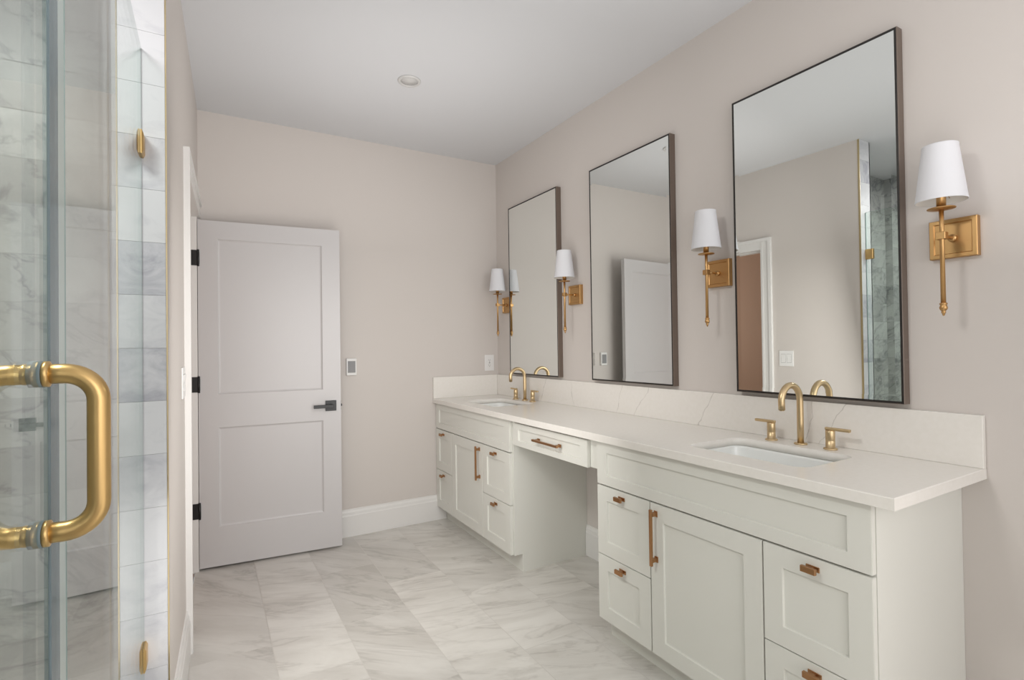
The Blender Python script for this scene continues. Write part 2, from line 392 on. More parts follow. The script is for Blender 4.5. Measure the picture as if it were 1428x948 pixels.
# near part of the left wall (beside the viewer) and the shower stall
bm = bmesh.new(); box(bm, -0.112-WT, -0.112, YF, 0.10, -0.03, ZC)
struct('wall_left_near', bm, WALL, 'beige wall beside the viewer before the shower', 'wall')
bm = bmesh.new(); box(bm, XS, -0.112-WT+0.003, YS, YS+0.1, -0.03, ZC)
struct('wall_shower_end', bm, SHOWX, 'marble tiled end wall inside the shower', 'wall')
bm = bmesh.new(); box(bm, XS-0.1, XS, -0.3, YS+0.1, -0.03, ZC)
struct('wall_shower_side', bm, SHOWY, 'marble tiled long wall at the back of the shower', 'wall')
bm = bmesh.new(); box(bm, XS-0.1, -0.112-WT, -0.4, -0.3, -0.03, ZC)
struct('wall_shower_near', bm, SHOWX, 'marble tiled shower wall nearest the viewer', 'wall')
bm = bmesh.new(); box(bm, -0.112-WT-0.010, -0.112-WT, JY+0.0, YS, -0.03, ZC)
struct('wall_shower_return', bm, SHOWY, 'marble tiled return behind the shower jamb', 'wall')
bm = bmesh.new(); box(bm, XS, -0.112-WT, -0.3, YS, -0.03, -0.005)
struct('floor_shower', bm, FLOORT, 'marble tiled shower floor behind the glass', 'floor')
bm = bmesh.new(); box(bm, -0.255, -0.112, 0.10, JY, -0.03, 0.075, 0.003)
struct('trim_curb', bm, JAMBM, 'low marble curb under the shower glass', 'curb')

# marble jamb: one slab of tile per course
bm = bmesh.new(); tl = bm.faces.layers.float.new('tone'); sl = bm.faces.layers.float.new('seed')
tones = {0: .62, 1: .55, 2: .72, 3: .62, 4: .60, 5: .75, 6: .24, 7: .50, 8: .22, 9: .72, 10: .55, 11: .85, 12: .62, 13: .8, 14: .30, 15: .7, 16: .5}
pitch = 0.1625
zs = [1.295 + pitch*k for k in range(-8, 10)]
for i, z0 in enumerate(zs):
    z1 = min(z0 + pitch - 0.0006, ZC)
    z0 = max(z0, -0.03)
    if z1 <= z0: continue
    before = set(bm.faces)
    box(bm, -0.112-WT-0.010, -0.1135, JY, JY+0.011, z0, z1, 0.0003)
    kk = round((z0-1.295)/pitch)
    t = {1: .22, 0: .28+.2, -1: .16, -2: .86, -3: .55, -4: .80, -5: .72, 2: .82, 3: .55, 4: .9, 5: .84, 6: .8, 7: .2, 8: .7}.get(kk, .65)
    for f in bm.faces:
        if f not in before: f[tl] = t; f[sl] = kk*3.7 + 50
struct('trim_jamb', bm, JAMBM, 'polished white marble jamb tiles at the end of the shower glass', 'tile jamb')
bm = bmesh.new(); box(bm, -0.1130, -0.1095, JY-0.001, JY+0.012, 0.0, ZC)
struct('trim_edge', bm, GOLDTRIM, 'slim gold metal strip at the marble jamb corner', 'edge trim')

# hallway beyond the doorway
bm = bmesh.new(); box(bm, -1.35, -1.27, 2.46, 6.0, -0.03, ZC)
struct('wall_hall', bm, BROWN, 'brown hallway wall beyond the doorway', 'wall')
bm = bmesh.new(); box(bm, -1.27, -0.112-WT+0.04, 2.425, 2.46, -0.03, ZC); box(bm, -0.30, -0.22, YB+0.1, 6.0, -0.03, ZC); box(bm, -1.27, -0.2, 6.0, 6.08, -0.03, ZC)
struct('wall_hall_end', bm, BROWN, 'brown hallway side walls out of sight', 'wall')
bm = bmesh.new(); box(bm, -1.27, -0.22, YB+0.1, 6.0, -0.03, -0.004); prism(bm, [(-1.27, 2.46), (-0.2, 2.46)] + [LW(-WT, SY(D0)), LW(-0.025, SY(D0)), LW(-0.025, SY(D1)), LW(-WT, SY(D1))] + [(-0.2, YB+0.1), (-1.27, YB+0.1)], -0.03, -0.004, 2)
struct('floor_hall', bm, WOODF, 'brown wooden hallway floor at the doorway threshold', 'floor')
bm = bmesh.new(); box(bm, -1.27, -0.2, YB+0.1, 6.0, ZC, ZC+0.08)
struct('ceiling_hall', bm, CEIL, 'white hallway ceiling beyond the doorway', 'ceiling')

# baseboards
def base_profile(t=0.016, h=0.185):
    return [(0, 0), (t, 0), (t, h-0.045), (t-0.003, h-0.038), (t-0.004, h-0.022), (t-0.009, h-0.010), (t-0.010, h), (0, h)]
bm = bmesh.new(); prism(bm, [(YB-p[0], p[1]) for p in base_profile()], LW(0, SY(YB))[0], 1.5345, 0)
struct('baseboard_back', bm, TRIM, 'tall white baseboard along the far wall', 'baseboard')
bm = bmesh.new(); prism(bm, [(XR-p[0], p[1]) for p in base_profile()], 1.787, 2.531, 1)
struct('baseboard_right', bm, TRIM, 'white baseboard in the knee space under the vanity', 'baseboard')
bm = bmesh.new()
P = base_profile(); a, b = SY(JY+0.014), SY(2.598)
rA = [bm.verts.new((*LW(p[0], a), p[1])) for p in P]; rB = [bm.verts.new((*LW(p[0], b), p[1])) for p in P]
bridge(bm, rA, rB); bm.faces.new(rA); bm.faces.new(list(reversed(rB)))
struct('baseboard_left', bm, TRIM, 'short white baseboard between shower and doorway', 'baseboard')

# door casing and jamb lining
bm = bmesh.new()
CW = 0.092
def casing_leg(y0, y1, out_low, z1):
    lbox(bm, 0, 0.015, y0, y1, 0, z1)
    if out_low: lbox(bm, 0.015, 0.024, y0, y0+0.024, 0, z1); lbox(bm, 0.015, 0.019, y1-0.022, y1-0.008, 0, z1-0.03)
    else: lbox(bm, 0.015, 0.024, y1-0.024, y1, 0, z1)
casing_leg(D0-CW, D0, True, DH+CW)
lbox(bm, 0, 0.013, D1+0.045, YB-0.001, 0, DH+CW)
lbox(bm, 0, 0.015, D0, D1+0.045, DH, DH+CW); lbox(bm, 0.015, 0.024, D0-CW+0.024, D1+0.045, DH+CW-0.024, DH+CW)
struct('trim_1', bm, TRIM, 'white moulded casing around the doorway', 'door casing')
bm = bmesh.new()
lbox(bm, -WT, 0.0, D0-0.012, D0, -0.004, DH); lbox(bm, -WT, 0.0, D1, D1+0.012, -0.004, DH); lbox(bm, -WT, 0.0, D0-0.012, D1+0.012, DH, DH+0.012)
lbox(bm, -0.09, -0.045, D0, D0+0.011, 0, DH-0.011); lbox(bm, -0.09, -0.045, D0, D1, DH-0.011, DH)
struct('trim_2', bm, TRIM, 'white door jamb lining inside the doorway', 'door jamb')

# ------------------------------------------------------------------ door (open against the far wall)
hx, hy = -0.0530, 3.533
ang = -0.0903
DW, DT, DZ0, DZ1 = 0.793, 0.035, 0.014, 2.050
door = thing('door_1', (hx, hy, 0), 'white two-panel door standing open against the far wall', 'door', rotz=ang, kind='structure')
def door_leaf():
    bm = bmesh.new()
    st, pz = 0.101, [(0.243, 0.827), (1.024, 1.942)]
    xs = [0, st, DW-st-0.008, DW]; zs = [DZ0, pz[0][0], pz[0][1], pz[1][0], pz[1][1], DZ1]
    for side, y, s in ((0, 0.0, 1), (1, DT, -1)):
        g = {(i, j): bm.verts.new((xs[i], y, zs[j])) for i in range(4) for j in range(6)}
        for i in range(3):
            for j in range(5):
                q = [g[i, j], g[i+1, j], g[i+1, j+1], g[i, j+1]]
                if i == 1 and j in (1, 3):
                    x0, x1, z0, z1 = xs[1], xs[2], zs[j], zs[j+1]
                    prev = q
                    for ins, dep in ((0.002, 0.004), (0.008, 0.0075), (0.011, 0.0085)):
                        r = [bm.verts.new((x, y + s*dep, z)) for x, z in ((x0+ins, z0+ins), (x1-ins, z0+ins), (x1-ins, z1-ins), (x0+ins, z1-ins))]
                        bridge(bm, prev, r); prev = r
                    bm.faces.new(prev)
                else: bm.faces.new(q)
    bmesh.ops.remove_doubles(bm, verts=bm.verts[:], dist=1e-6)
    for a in ((0, 0.0), (DW, 0.0)):
        q = [(a[0], 0, DZ0), (a[0], DT, DZ0), (a[0], DT, DZ1), (a[0], 0, DZ1)]; bm.faces.new([bm.verts.new(p) for p in q])
    for z in (DZ0, DZ1):
        bm.faces.new([bm.verts.new(p) for p in ((0, 0, z), (DW, 0, z), (DW, DT, z), (0, DT, z))])
    bmesh.ops.remove_doubles(bm, verts=bm.verts[:], dist=1e-5)
    return bm
link('door_leaf', door_leaf(), DOORW, door)
for hz in (1.825, 1.085, 0.350):
    bm = bmesh.new()
    prism(bm, rrect(-0.046, 0.010, hz-0.045, hz+0.045, 0.012), -0.0075, -0.0045, 1)
    tube(bm, [(0.003, -0.006, hz-0.048), (0.003, -0.006, hz+0.048)], 0.0065, 12)
    o = link('hinge', bm, BLACK, door); o['label'] = 'black butt hinge'
for s, y in ((-1, 0.0), (1, DT)):
    rx, rz = 0.731, 0.919
    bm = bmesh.new()
    box(bm, rx-0.033, rx+0.033, min(y, y+s*0.009), max(y, y+s*0.009), rz-0.033, rz+0.033, 0.001)
    ro = link('rose', bm, BLACK, door); ro['label'] = 'square black rose'
    bm = bmesh.new()
    tube(bm, [(rx, y+s*0.009, rz), (rx, y+s*0.042, rz)], 0.011, 16)
    box(bm, rx-0.106, rx+0.012, min(y+s*0.036, y+s*0.052), max(y+s*0.036, y+s*0.052), rz-0.010, rz+0.010, 0.0015)
    lv = link('lever_handle', bm, BLACK, door); lv['label'] = 'black straight lever'
bm = bmesh.new(); box(bm, DW, DW+0.0015, DT/2-0.012, DT/2+0.012, 0.889, 0.949); box(bm, DW+0.0015, DW+0.009, DT/2-0.006, DT/2+0.006, 0.911, 0.926, 0.001)
link('latch', bm, BLACK, door)

# ------------------------------------------------------------------ vanity
ZT, TC = 0.902, 0.031
ZU = ZT-TC                                     # underside of the counter
XF, XD, XC = 1.439, 1.462, 1.482               # counter edge, door fronts, carcass front
YR_ = 0.6247
def shaker(bm, y0, y1, z0, z1, rail, x=XD, t=0.0195, dep=0.008):
    fs = box(bm, x, x+t, y0, y1, z0, z1)
    bmesh.ops.recalc_face_normals(bm, faces=fs)
    es = list({e for f in fs for e in f.edges})
    new = bmesh.ops.bevel(bm, geom=es, offset=0.0014, segments=2, affect='EDGES')['faces']
    front = min([f for f in bm.faces if f.normal.x < -0.99 and y0 < f.calc_center_median().y < y1 and z0 < f.calc_center_median().z < z1], key=lambda f: -f.calc_area())
    ry, rz = rail if isinstance(rail, tuple) else (rail, rail)
    vs = [Vector(v.co) for v in front.verts]
    bm.faces.remove(front)
    bm.verts.ensure_lookup_table()
    Y0, Y1 = min(v.y for v in vs), max(v.y for v in vs); Z0, Z1 = min(v.z for v in vs), max(v.z for v in vs)
    outer = [bm.verts.new((x, *p)) for p in ((Y0, Z0), (Y1, Z0), (Y1, Z1), (Y0, Z1))]
    prev = outer
    for iy, iz, d in ((ry-0.0014, rz-0.0014, 0), (ry-0.0008, rz-0.0008, 0.0008), (ry+0.0006, rz+0.0006, dep)):
        r = [bm.verts.new((x+d, *p)) for p in ((Y0+iy, Z0+iz), (Y1-iy, Z0+iz), (Y1-iy, Z1-iz), (Y0+iy, Z1-iz))]
        bridge(bm, prev, r); prev = r
    bm.faces.new(prev)
    bmesh.ops.remove_doubles(bm, verts=bm.verts[:], dist=1e-5)

def knob_bm(y, z):
    bm = bmesh.new()
    box(bm, XD-0.0035, XD, y-0.019, y+0.019, z-0.0075, z+0.0075, 0.0006)
    box(bm, XD-0.020, XD-0.003, y-0.006, y+0.006, z-0.005, z+0.005)
    box(bm, XD-0.029, XD-0.019, y-0.021, y+0.021, z-0.0085, z+0.0085, 0.0008)
    return bm
def pull_bm(y, z, L, vertical):
    bm = bmesh.new(); h = L/2; w = 0.0055
    bars = [(-h, h, XD-0.034, XD-0.024)]
    for a, b, x0, x1 in bars:
        if vertical: box(bm, x0, x1, y-w, y+w, z+a, z+b, 0.0008)
        else: box(bm, x0, x1, y+a, y+b, z-w, z+w, 0.0008)
    for s in (-1, 1):
        c = s*(h-0.020)
        if vertical:
            box(bm, XD-0.026, XD, y-w, y+w, z+c-0.007, z+c+0.007); box(bm, XD-0.004, XD, y-0.008, y+0.008, z+c-0.011, z+c+0.011, 0.0006)
        else:
            box(bm, XD-0.026, XD, y+c-0.007, y+c+0.007, z-w, z+w); box(bm, XD-0.004, XD, y+c-0.011, y+c+0.011, z-0.008, z+0.008, 0.0006)
    return bm

def cabinet(label, y0, y1, ff, cols, door_col, pull_y, zmid, drawer_cols):
    org = (1.75, (y0+y1)/2, 0)
    t = thing('vanity_cabinet', org, label, 'cabinet', 'white shaker sink cabinets')
    bm = bmesh.new(); th = 0.018
    for a in (y0, y1-th):
        prism(bm, [(XC, 0.102), (1.537, 0.102), (1.537, 0.0), (XR-0.001, 0.0), (XR-0.001, ZU-0.0005), (XC, ZU-0.0005)], a, a+th, 1)
    box(bm, XC, XR-0.002, y0+th, y1-th, 0.102, 0.120)
    box(bm, XR-0.008, XR-0.002, y0+th, y1-th, 0.120, ZU-0.001)
    box(bm, XC, XC+0.018, y0+th, y1-th, ZU-0.03, ZU-0.0005); box(bm, XC, XC+0.018, y0+th, y1-th, 0.66, 0.70); box(bm, XC, XC+0.018, y0+th, y1-th, 0.120, 0.135)
    for yy in [c[0] for c in cols[1:]]:
        box(bm, XC, XC+0.018, yy-0.022, yy+0.018, 0.135, 0.66)
    for ya, yb in drawer_cols: box(bm, XC, XC+0.018, ya+0.02, yb-0.02, zmid-0.02, zmid+0.02)
    link('carcass', bm, CABW, t, org)
    bm = bmesh.new(); box(bm, 1.537, 1.552, y0+th, y1-th, 0.0, 0.1015)
    link('toe_kick', bm, CABW, t, org)
    bm = bmesh.new(); shaker(bm, ff[0], ff[1], 0.6845, ZU-0.006, (0.060, 0.042))
    link('false_front', bm, CABW, t, org)
    for ya, yb in drawer_cols:
        for z0, z1 in ((zmid+0.0015, 0.6785), (0.104, zmid-0.0015)):
            bm = bmesh.new(); shaker(bm, ya, yb, z0, z1, 0.060)
            d = link('drawer_front', bm, CABW, t, org)
            k = link('knob', knob_bm((ya+yb)/2, z1-0.028), COPPER, d, org); k['label'] = 'bronze bar knob'
    bm = bmesh.new(); shaker(bm, door_col[0], door_col[1], 0.104, 0.6785, 0.064)
    d = link('cabinet_door', bm, CABW, t, org)
    k = link('pull', pull_bm(pull_y, 0.556, 0.212, True), COPPER, d, org); k['label'] = 'long vertical bronze pull'
    return t

cabinet('white shaker sink cabinet nearest the viewer, right of the knee space', 0.6857, 1.785, (0.6875, 1.7755),
        [(0.6875, 0.992), (0.9965, 1.4625), (1.467, 1.7755)], (0.9965, 1.4625), 1.432, 0.383, [(0.6875, 0.992), (1.467, 1.7755)])
cabinet('white shaker sink cabinet in the far corner, left of the knee space', 2.533, YB-0.0015, (2.5425, 3.638),
        [(2.5425, 2.8795), (2.884, 3.352), (3.3565, 3.638)], (2.884, 3.352), 2.918, 0.383, [(2.5425, 2.8795), (3.3565, 3.638)])

# apron with the shallow drawer over the knee space
org = (1.70, 2.16, 0.73)
ap = thing('vanity_drawer_unit', org, 'shallow white drawer unit bridging the knee space between the cabinets', 'drawer')
bm = bmesh.new()
box(bm, XC, XC+0.018, 1.7855, 1.862, 0.737, ZU-0.0005); box(bm, XC, XC+0.018, 2.480, 2.5325, 0.737, ZU-0.0005)
box(bm, XC, XC+0.018, 1.862, 2.480, ZU-0.02, ZU-0.0005); box(bm, XC, XC+0.018, 1.862, 2.480, 0.737, 0.750)
box(bm, XC+0.018, XR-0.002, 1.7855, 1.80, 0.745, ZU-0.0005); box(bm, XC+0.018, XR-0.002, 2.518, 2.5325, 0.745, ZU-0.0005)
box(bm, XC+0.018, XR-0.002, 1.80, 2.518, 0.745, 0.757)
link('apron_frame', bm, CABW, ap, org)
bm = bmesh.new(); shaker(bm, 1.843, 2.497, 0.735, 0.858, (0.052, 0.030))
dr = link('drawer_front', bm, CABW, ap, org)
k = link('pull', pull_bm(2.145, 0.8, 0.225, False), COPPER, dr, org); k['label'] = 'long horizontal bronze pull'

# countertop with two cutouts, backsplash and side splash
sinks = [(1.558, 1.862, 0.915, 1.370), (1.558, 1.862, 2.885, 3.340)]
org = (1.72, 2.13, ZT)
ct = thing('countertop', org, 'long white quartz vanity countertop with two sink cutouts', 'countertop')
bm = bmesh.new()
c = 0.0025
x0, x1, y0, y1 = XF, XR-0.0005, YR_, YB-0.0005
holes = [rrect(a[0], a[1], a[2], a[3], 0.045) for a in sinks]
def fill(zz, ins, flip):
    loops = [[(x0+ins, y0+ins), (x1, y0+ins), (x1, y1), (x0+ins, y1)]] + holes
    flat = [p for lp in loops for p in lp]
    vs = [bm.verts.new((p[0], p[1], zz)) for p in flat]
    for tri in geometry.tessellate_polygon([[Vector((p[0], p[1], 0)) for p in lp] for lp in loops]):
        try: bm.faces.new([vs[i] for i in (tri if not flip else reversed(tri))])
        except ValueError: pass
    out, k = [], 0
    for lp in loops: out.append(vs[k:k+len(lp)]); k += len(lp)
    return out
top = fill(ZT, c, False); bot = fill(ZU, 0, True)
mid = [bm.verts.new((p[0], p[1], ZT-c)) for p in [(x0, y0), (x1, y0), (x1, y1), (x0, y1)]]
bridge(bm, top[0], mid); bridge(bm, mid, bot[0])
for a, b in zip(top[1:], bot[1:]): bridge(bm, a, b, True)
link('slab', bm, QUARTZ, ct, org)
bm = bmesh.new(); box(bm, XR-0.0205, XR-0.0005, YR_+0.0005, YB-0.0005, ZT, ZT+0.158, 0.0015)
tag(link('backsplash', bm, QUARTZ, None, (XR, 2.13, ZT), (XR, 2.13, ZT)), 'long low white quartz backsplash strip below the mirrors', 'backsplash')
bm = bmesh.new(); box(bm, XF+0.001, XR-0.021, YB-0.0205, YB-0.0005, ZT, ZT+0.158, 0.0015)
tag(link('side_splash', bm, QUARTZ, None, (1.72, YB, ZT), (1.72, YB, ZT)), 'short white quartz side splash on the far wall at the counter end', 'backsplash')

def sink(i, a, label):
    org = ((a[0]+a[1])/2, (a[2]+a[3])/2, ZU-0.145)
    t = thing('undermount_sink', org, label, 'sink', 'undermount sinks')
    bm = bmesh.new()
    prof = [(0.020, ZU-0.010, .05), (0.020, ZU-0.001, .05), (-0.001, ZU-0.001, .045), (-0.003, ZU-0.008, .045), (-0.008, ZU-0.10, .045), (-0.020, ZU-0.128, .05), (-0.050, ZU-0.136, .06), (-0.125, ZU-0.140, .025)]
    rings = []
    for off, z, r in prof:
        rings.append([bm.verts.new((p[0], p[1], z)) for p in rrect(a[0]-off, a[1]+off, a[2]-off, a[3]+off, max(0.01, r+min(off, 0)*0.2))])
    for p, q in zip(rings, rings[1:]): bridge(bm, p, q, True)
    bm.faces.new(rings[-1])
    # outside skin
    out = [[bm.verts.new((p[0], p[1], z)) for p in rrect(a[0]-o, a[1]+o, a[2]-o, a[3]+o, 0.05)] for o, z in ((0.012, ZU-0.010), (0.004, ZU-0.11), (-0.02, ZU-0.145))]
    bridge(bm, rings[0], out[0])
    for p, q in zip(out, out[1:]): bridge(bm, p, q, True)
    bm.faces.new(out[-1])
    link('basin', bm, PORC, t, org)
    bm = bmesh.new(); cx, cy = org[0], org[1]
    lathe(bm, [(0.0, ZU-0.1375), (0.016, ZU-0.137), (0.018, ZU-0.1385), (0.022, ZU-0.138), (0.024, ZU-0.1395), (0.024, ZU-0.1405), (0.0, ZU-0.1405)], cx, cy, 24)
    link('drain', bm, STEEL, t, org)
    return t
sink(0, sinks[0], 'white rectangular undermount sink in the near end of the countertop')
sink(1, sinks[1], 'white rectangular undermount sink in the far end of the countertop')

# faucets
def faucet(y, label):
    org = (1.922, y, ZT)
    t = thing('faucet', org, label, 'faucet', 'widespread brass faucets')
    bm = bmesh.new()
    lathe(bm, [(0.0, ZT), (0.0225, ZT), (0.0225, ZT+0.004), (0.021, ZT+0.0055), (0.0, ZT+0.0055)], 1.922, y, 32)
    R = 0.058; zc = ZT+0.166
    pts = [(1.922, y, ZT+0.003), (1.922, y, ZT+0.08), (1.922, y, zc-0.01)] + [(1.922-R+R*math.cos(a), y, zc+R*math.sin(a)) for a in [PI*1.04*k/22 for k in range(23)]]
    last = Vector(pts[-1]); dv = (last-Vector(pts[-2])).normalized(); pts.append(tuple(last+dv*0.022))
    tube(bm, pts, 0.0116, 24)
    sp = link('spout', bm, BRASS, t, org)
    bm = bmesh.new(); e = last+dv*0.022; tube(bm, [tuple(e), tuple(e+dv*0.003)], 0.0085, 16)
    link('aerator', bm, BRASS, sp, org)
    for s in (-1, 1):
        bm = bmesh.new(); yy = y+s*0.1125
        lathe(bm, [(0.0, ZT), (0.0225, ZT), (0.0225, ZT+0.004), (0.021, ZT+0.0055), (0.0152, ZT+0.0055), (0.0152, ZT+0.030), (0.0146, ZT+0.031), (0.0146, ZT+0.032), (0.0152, ZT+0.033), (0.0152, ZT+0.066), (0.0145, ZT+0.0675), (0.0, ZT+0.0675)], 1.914, yy, 32)
        h = link('handle', bm, BRASS, t, org)
        bm = bmesh.new()
        a, b = sorted((yy-s*0.017, yy+s*0.068))
        box(bm, 1.914-0.0065, 1.914+0.0065, a, b, ZT+0.0675, ZT+0.0785, 0.003, 2)
        link('lever', bm, BRASS, h, org)
    return t
faucet(1.1405, 'brass gooseneck faucet with two lever handles at the near sink')
faucet(3.112, 'brass gooseneck faucet with two lever handles at the far sink')

# ------------------------------------------------------------------ mirrors
def mirror(y0, y1, label):
    z0, z1, xw, xf = 1.077, 2.3245, XR-0.001, 1.9640
    org = (XR, (y0+y1)/2, z0)
    t = thing('wall_mirror', org, label, 'mirror', 'tall bronze framed mirrors over the vanity')
    w = 0.0085
    bm = bmesh.new()
    O = [(y0, z0), (y1, z0), (y1, z1), (y0, z1)]; I = [(y0+w, z0+w), (y1-w, z0+w), (y1-w, z1-w), (y0+w, z1-w)]
    bv = 0.0015
    Ob = [(y0+bv, z0+bv), (y1-bv, z0+bv), (y1-bv, z1-bv), (y0+bv, z1-bv)]
    v = lambda x, L: [bm.verts.new((x, *p)) for p in L]
    a, b, c_, d, e = v(xw, O), v(xf+bv, O), v(xf, Ob), v(xf, I), v(xw, I)
    bridge(bm, a, b); bridge(bm, b, c_); 
    n0 = len(bm.faces); bridge(bm, c_, d); bridge(bm, d, e)
    bm.faces.ensure_lookup_table()
    for f in bm.faces[n0:]: f.material_index = 1
    bridge(bm, e, a)
    link('frame', bm, [BRONZE, LIP], t, org)
    bm = bmesh.new(); g, xg, bw = 0.0005, xf+0.0016, 0.017
    o1 = [(y0+w+g, z0+w+g), (y1-w-g, z0+w+g), (y1-w-g, z1-w-g), (y0+w+g, z1-w-g)]
    o2 = [(y0+w+bw, z0+w+bw), (y1-w-bw, z0+w+bw), (y1-w-bw, z1-w-bw), (y0+w+bw, z1-w-bw)]
    A, B, D = v(xg-bw*math.tan(math.radians(0.95)), o1), v(xg, o2), v(xg+0.006, o1)
    bridge(bm, A, B); bm.faces.new(B); bridge(bm, D, A); bm.faces.new(D)
    gl = link('mirror_glass', bm, MIRR, t, org); gl['label'] = 'bevelled mirror glass'
    return t
mirror(0.817, 1.442, 'tall bronze framed mirror above the near sink, closest to the viewer')
mirror(1.793, 2.4205, 'tall bronze framed mirror in the middle, above the knee space')
mirror(2.759, 3.3885, 'tall bronze framed mirror above the far sink, by the corner')

# ------------------------------------------------------------------ wall sconces
def sconce(label):
    t = thing('wall_sconce', (XR, 0, 1.60), label, 'wall lamp', 'brass wall sconces beside the mirrors')
    # local frame: x from the wall (negative into the room), z from plate centre
    bm = bmesh.new(); h = 0.060
    v = lambda x, k: [bm.verts.new((x, *p)) for p in ((-k, -k), (k, -k), (k, k), (-k, k))]
    L = [v(-0.0005, h), v(-0.022, h), v(-0.0245, h-0.002), v(-0.0245, h-0.012), v(-0.0205, h-0.0145), v(-0.0205, 0.004)]
    for p, q in zip(L, L[1:]): bridge(bm, p, q)
    bm.faces.new(L[-1]); bm.faces.new(L[0])
    link('backplate', bm, AGED, t)
    rx = -0.097
    bm = bmesh.new(); tube(bm, [(-0.0200, 0, 0), (rx+0.008, 0, 0)], 0.0048, 14); lathe(bm, [(0, -0.030), (0.011, -0.030), (0.011, -0.0205), (0.0, -0.0205)], 0, 0, 20, axis='x')
    link('arm', bm, AGED, t)
    bm = bmesh.new()
    lathe(bm, [(0, -0.205), (0.0066, -0.205), (0.0056, 0.02), (0.0062, 0.088), (0, 0.088)], rx, 0, 20)
    rod = link('rod', bm, AGED, t)
    bm = bmesh.new(); box(bm, rx-0.012, rx+0.012, -0.012, 0.012, -0.011, 0.011, 0.0012); 
    link('collar', bm, AGED, rod)
    bm = bmesh.new()
    lathe(bm, [(0, -0.241), (0.003, -0.239), (0.0035, -0.234), (0.0055, -0.232), (0.006, -0.229), (0.0045, -0.2265), (0.0085, -0.223), (0.0105, -0.2165), (0.0085, -0.210), (0.0075, -0.2085), (0.0098, -0.2065), (0.0098, -0.203), (0.006, -0.2005), (0, -0.2005)], rx, 0, 24)
    link('finial', bm, AGED, rod)
    bm = bmesh.new()
    lathe(bm, [(0, 0.078), (0.012, 0.078), (0.034, 0.0805), (0.0352, 0.082), (0.034, 0.0835), (0.013, 0.0825), (0, 0.0825)], rx, 0, 36)
    link('drip_pan', bm, AGED, t)
    bm = bmesh.new(); lathe(bm, [(0, 0.0825), (0.0118, 0.0825), (0.0118, 0.150), (0.0108, 0.152), (0, 0.152)], rx, 0, 24)
    link('candle_sleeve', bm, AGED, t)
    bm = bmesh.new()
    prof = [(0.0425, 0.2715), (0.0435, 0.2720), (0.0443, 0.2712), (0.0446, 0.268), (0.0443, 0.266), (0.0628, 0.1095), (0.0636, 0.1075), (0.0636, 0.104), (0.0628, 0.1030), (0.0616, 0.1035)]
    lathe(bm, prof, rx, 0, 48)
    n0 = len(bm.faces)
    lathe(bm, [(0.0616, 0.1035), (0.0425, 0.2715)], rx, 0, 48)
    bm.faces.ensure_lookup_table()
    for f in bm.faces[n0:]: f.material_index = 1
    bmesh.ops.remove_doubles(bm, verts=bm.verts[:], dist=1e-5)
    sh = link('lamp_shade', bm, [SHADE, SHADEIN], t); sh['label'] = 'white linen tapered shade'
    bm = bmesh.new()
    for k in range(3):
        a = 2*PI*k/3; tube(bm, [(rx+0.010*math.cos(a), 0.010*math.sin(a), 0.1515), (rx+0.0598*math.cos(a), 0.0598*math.sin(a), 0.1215)], 0.0011, 6)
    link('shade_spider', bm, AGED, sh)
    bm = bmesh.new(); lathe(bm, [(0, 0.152), (0.009, 0.152), (0.010, 0.165), (0.0165, 0.185), (0.0175, 0.198), (0.013, 0.215), (0.005, 0.232), (0, 0.236)], rx, 0, 24)
    link('bulb', bm, BULB, t)
    return t
first = sconce('brass wall sconce at the right of the near-sink mirror')
first.location.y = 0.686
for y, lab in ((1.540, 'brass wall sconce between the near-sink mirror and the middle mirror'), (2.600, 'brass wall sconce between the middle mirror and the far mirror'), (3.462, 'brass wall sconce in the corner left of the far mirror')):
    s2 = copy_tree(first); s2.location.y = y; s2['label'] = lab

# ------------------------------------------------------------------ small wall fittings
def plate_bm(w, h, t, bev=0.002):
    bm = bmesh.new(); box(bm, -w/2, w/2, -t, -0.0003, -h/2, h/2, bev, 2); return bm
oz = 1.155
t = thing('power_outlet', (1.920, YB, oz), 'white double power outlet on the far wall beside the corner sconce', 'outlet')
link('cover_plate', plate_bm(0.082, 0.126, 0.006), PLASTIC, t)
bm = bmesh.new(); box(bm, -0.017, 0.017, -0.0085, -0.005, -0.034, 0.034, 0.001)
rc = link('receptacle', bm, PLASTIC, t)
bm = bmesh.new()
for zz in (0.020, -0.020):
    box(bm, -0.0075, -0.0055, -0.0092, -0.0084, zz-0.002, zz+0.006); box(bm, 0.0055, 0.0075, -0.0092, -0.0084, zz-0.0015, zz+0.005)
    lathe(bm, [(0, -0.0092), (0.0025, -0.0092), (0.0025, -0.0084), (0, -0.0084)], 0, zz-0.008, 10, axis='y')
box(bm, -0.006, 0.006, -0.0092, -0.0084, -0.0035, -0.0008); box(bm, -0.006, 0.006, -0.0092, -0.0084, 0.0008, 0.0035)
link('slots', bm, SLOT, rc)

t = thing('thermostat', (0.845, YB, 1.157), 'white wall thermostat with grey screen beside the open door', 'thermostat')
bm = bmesh.new(); box(bm, -0.0345, 0.0345, -0.020, -0.0003, -0.0585, 0.0585, 0.003, 2)
link('housing', bm, PLASTIC, t)
bm = bmesh.new(); box(bm, -0.0255, 0.0255, -0.0208, -0.0195, -0.040, 0.040, 0.0005)
link('screen', bm, SCREEN, t)

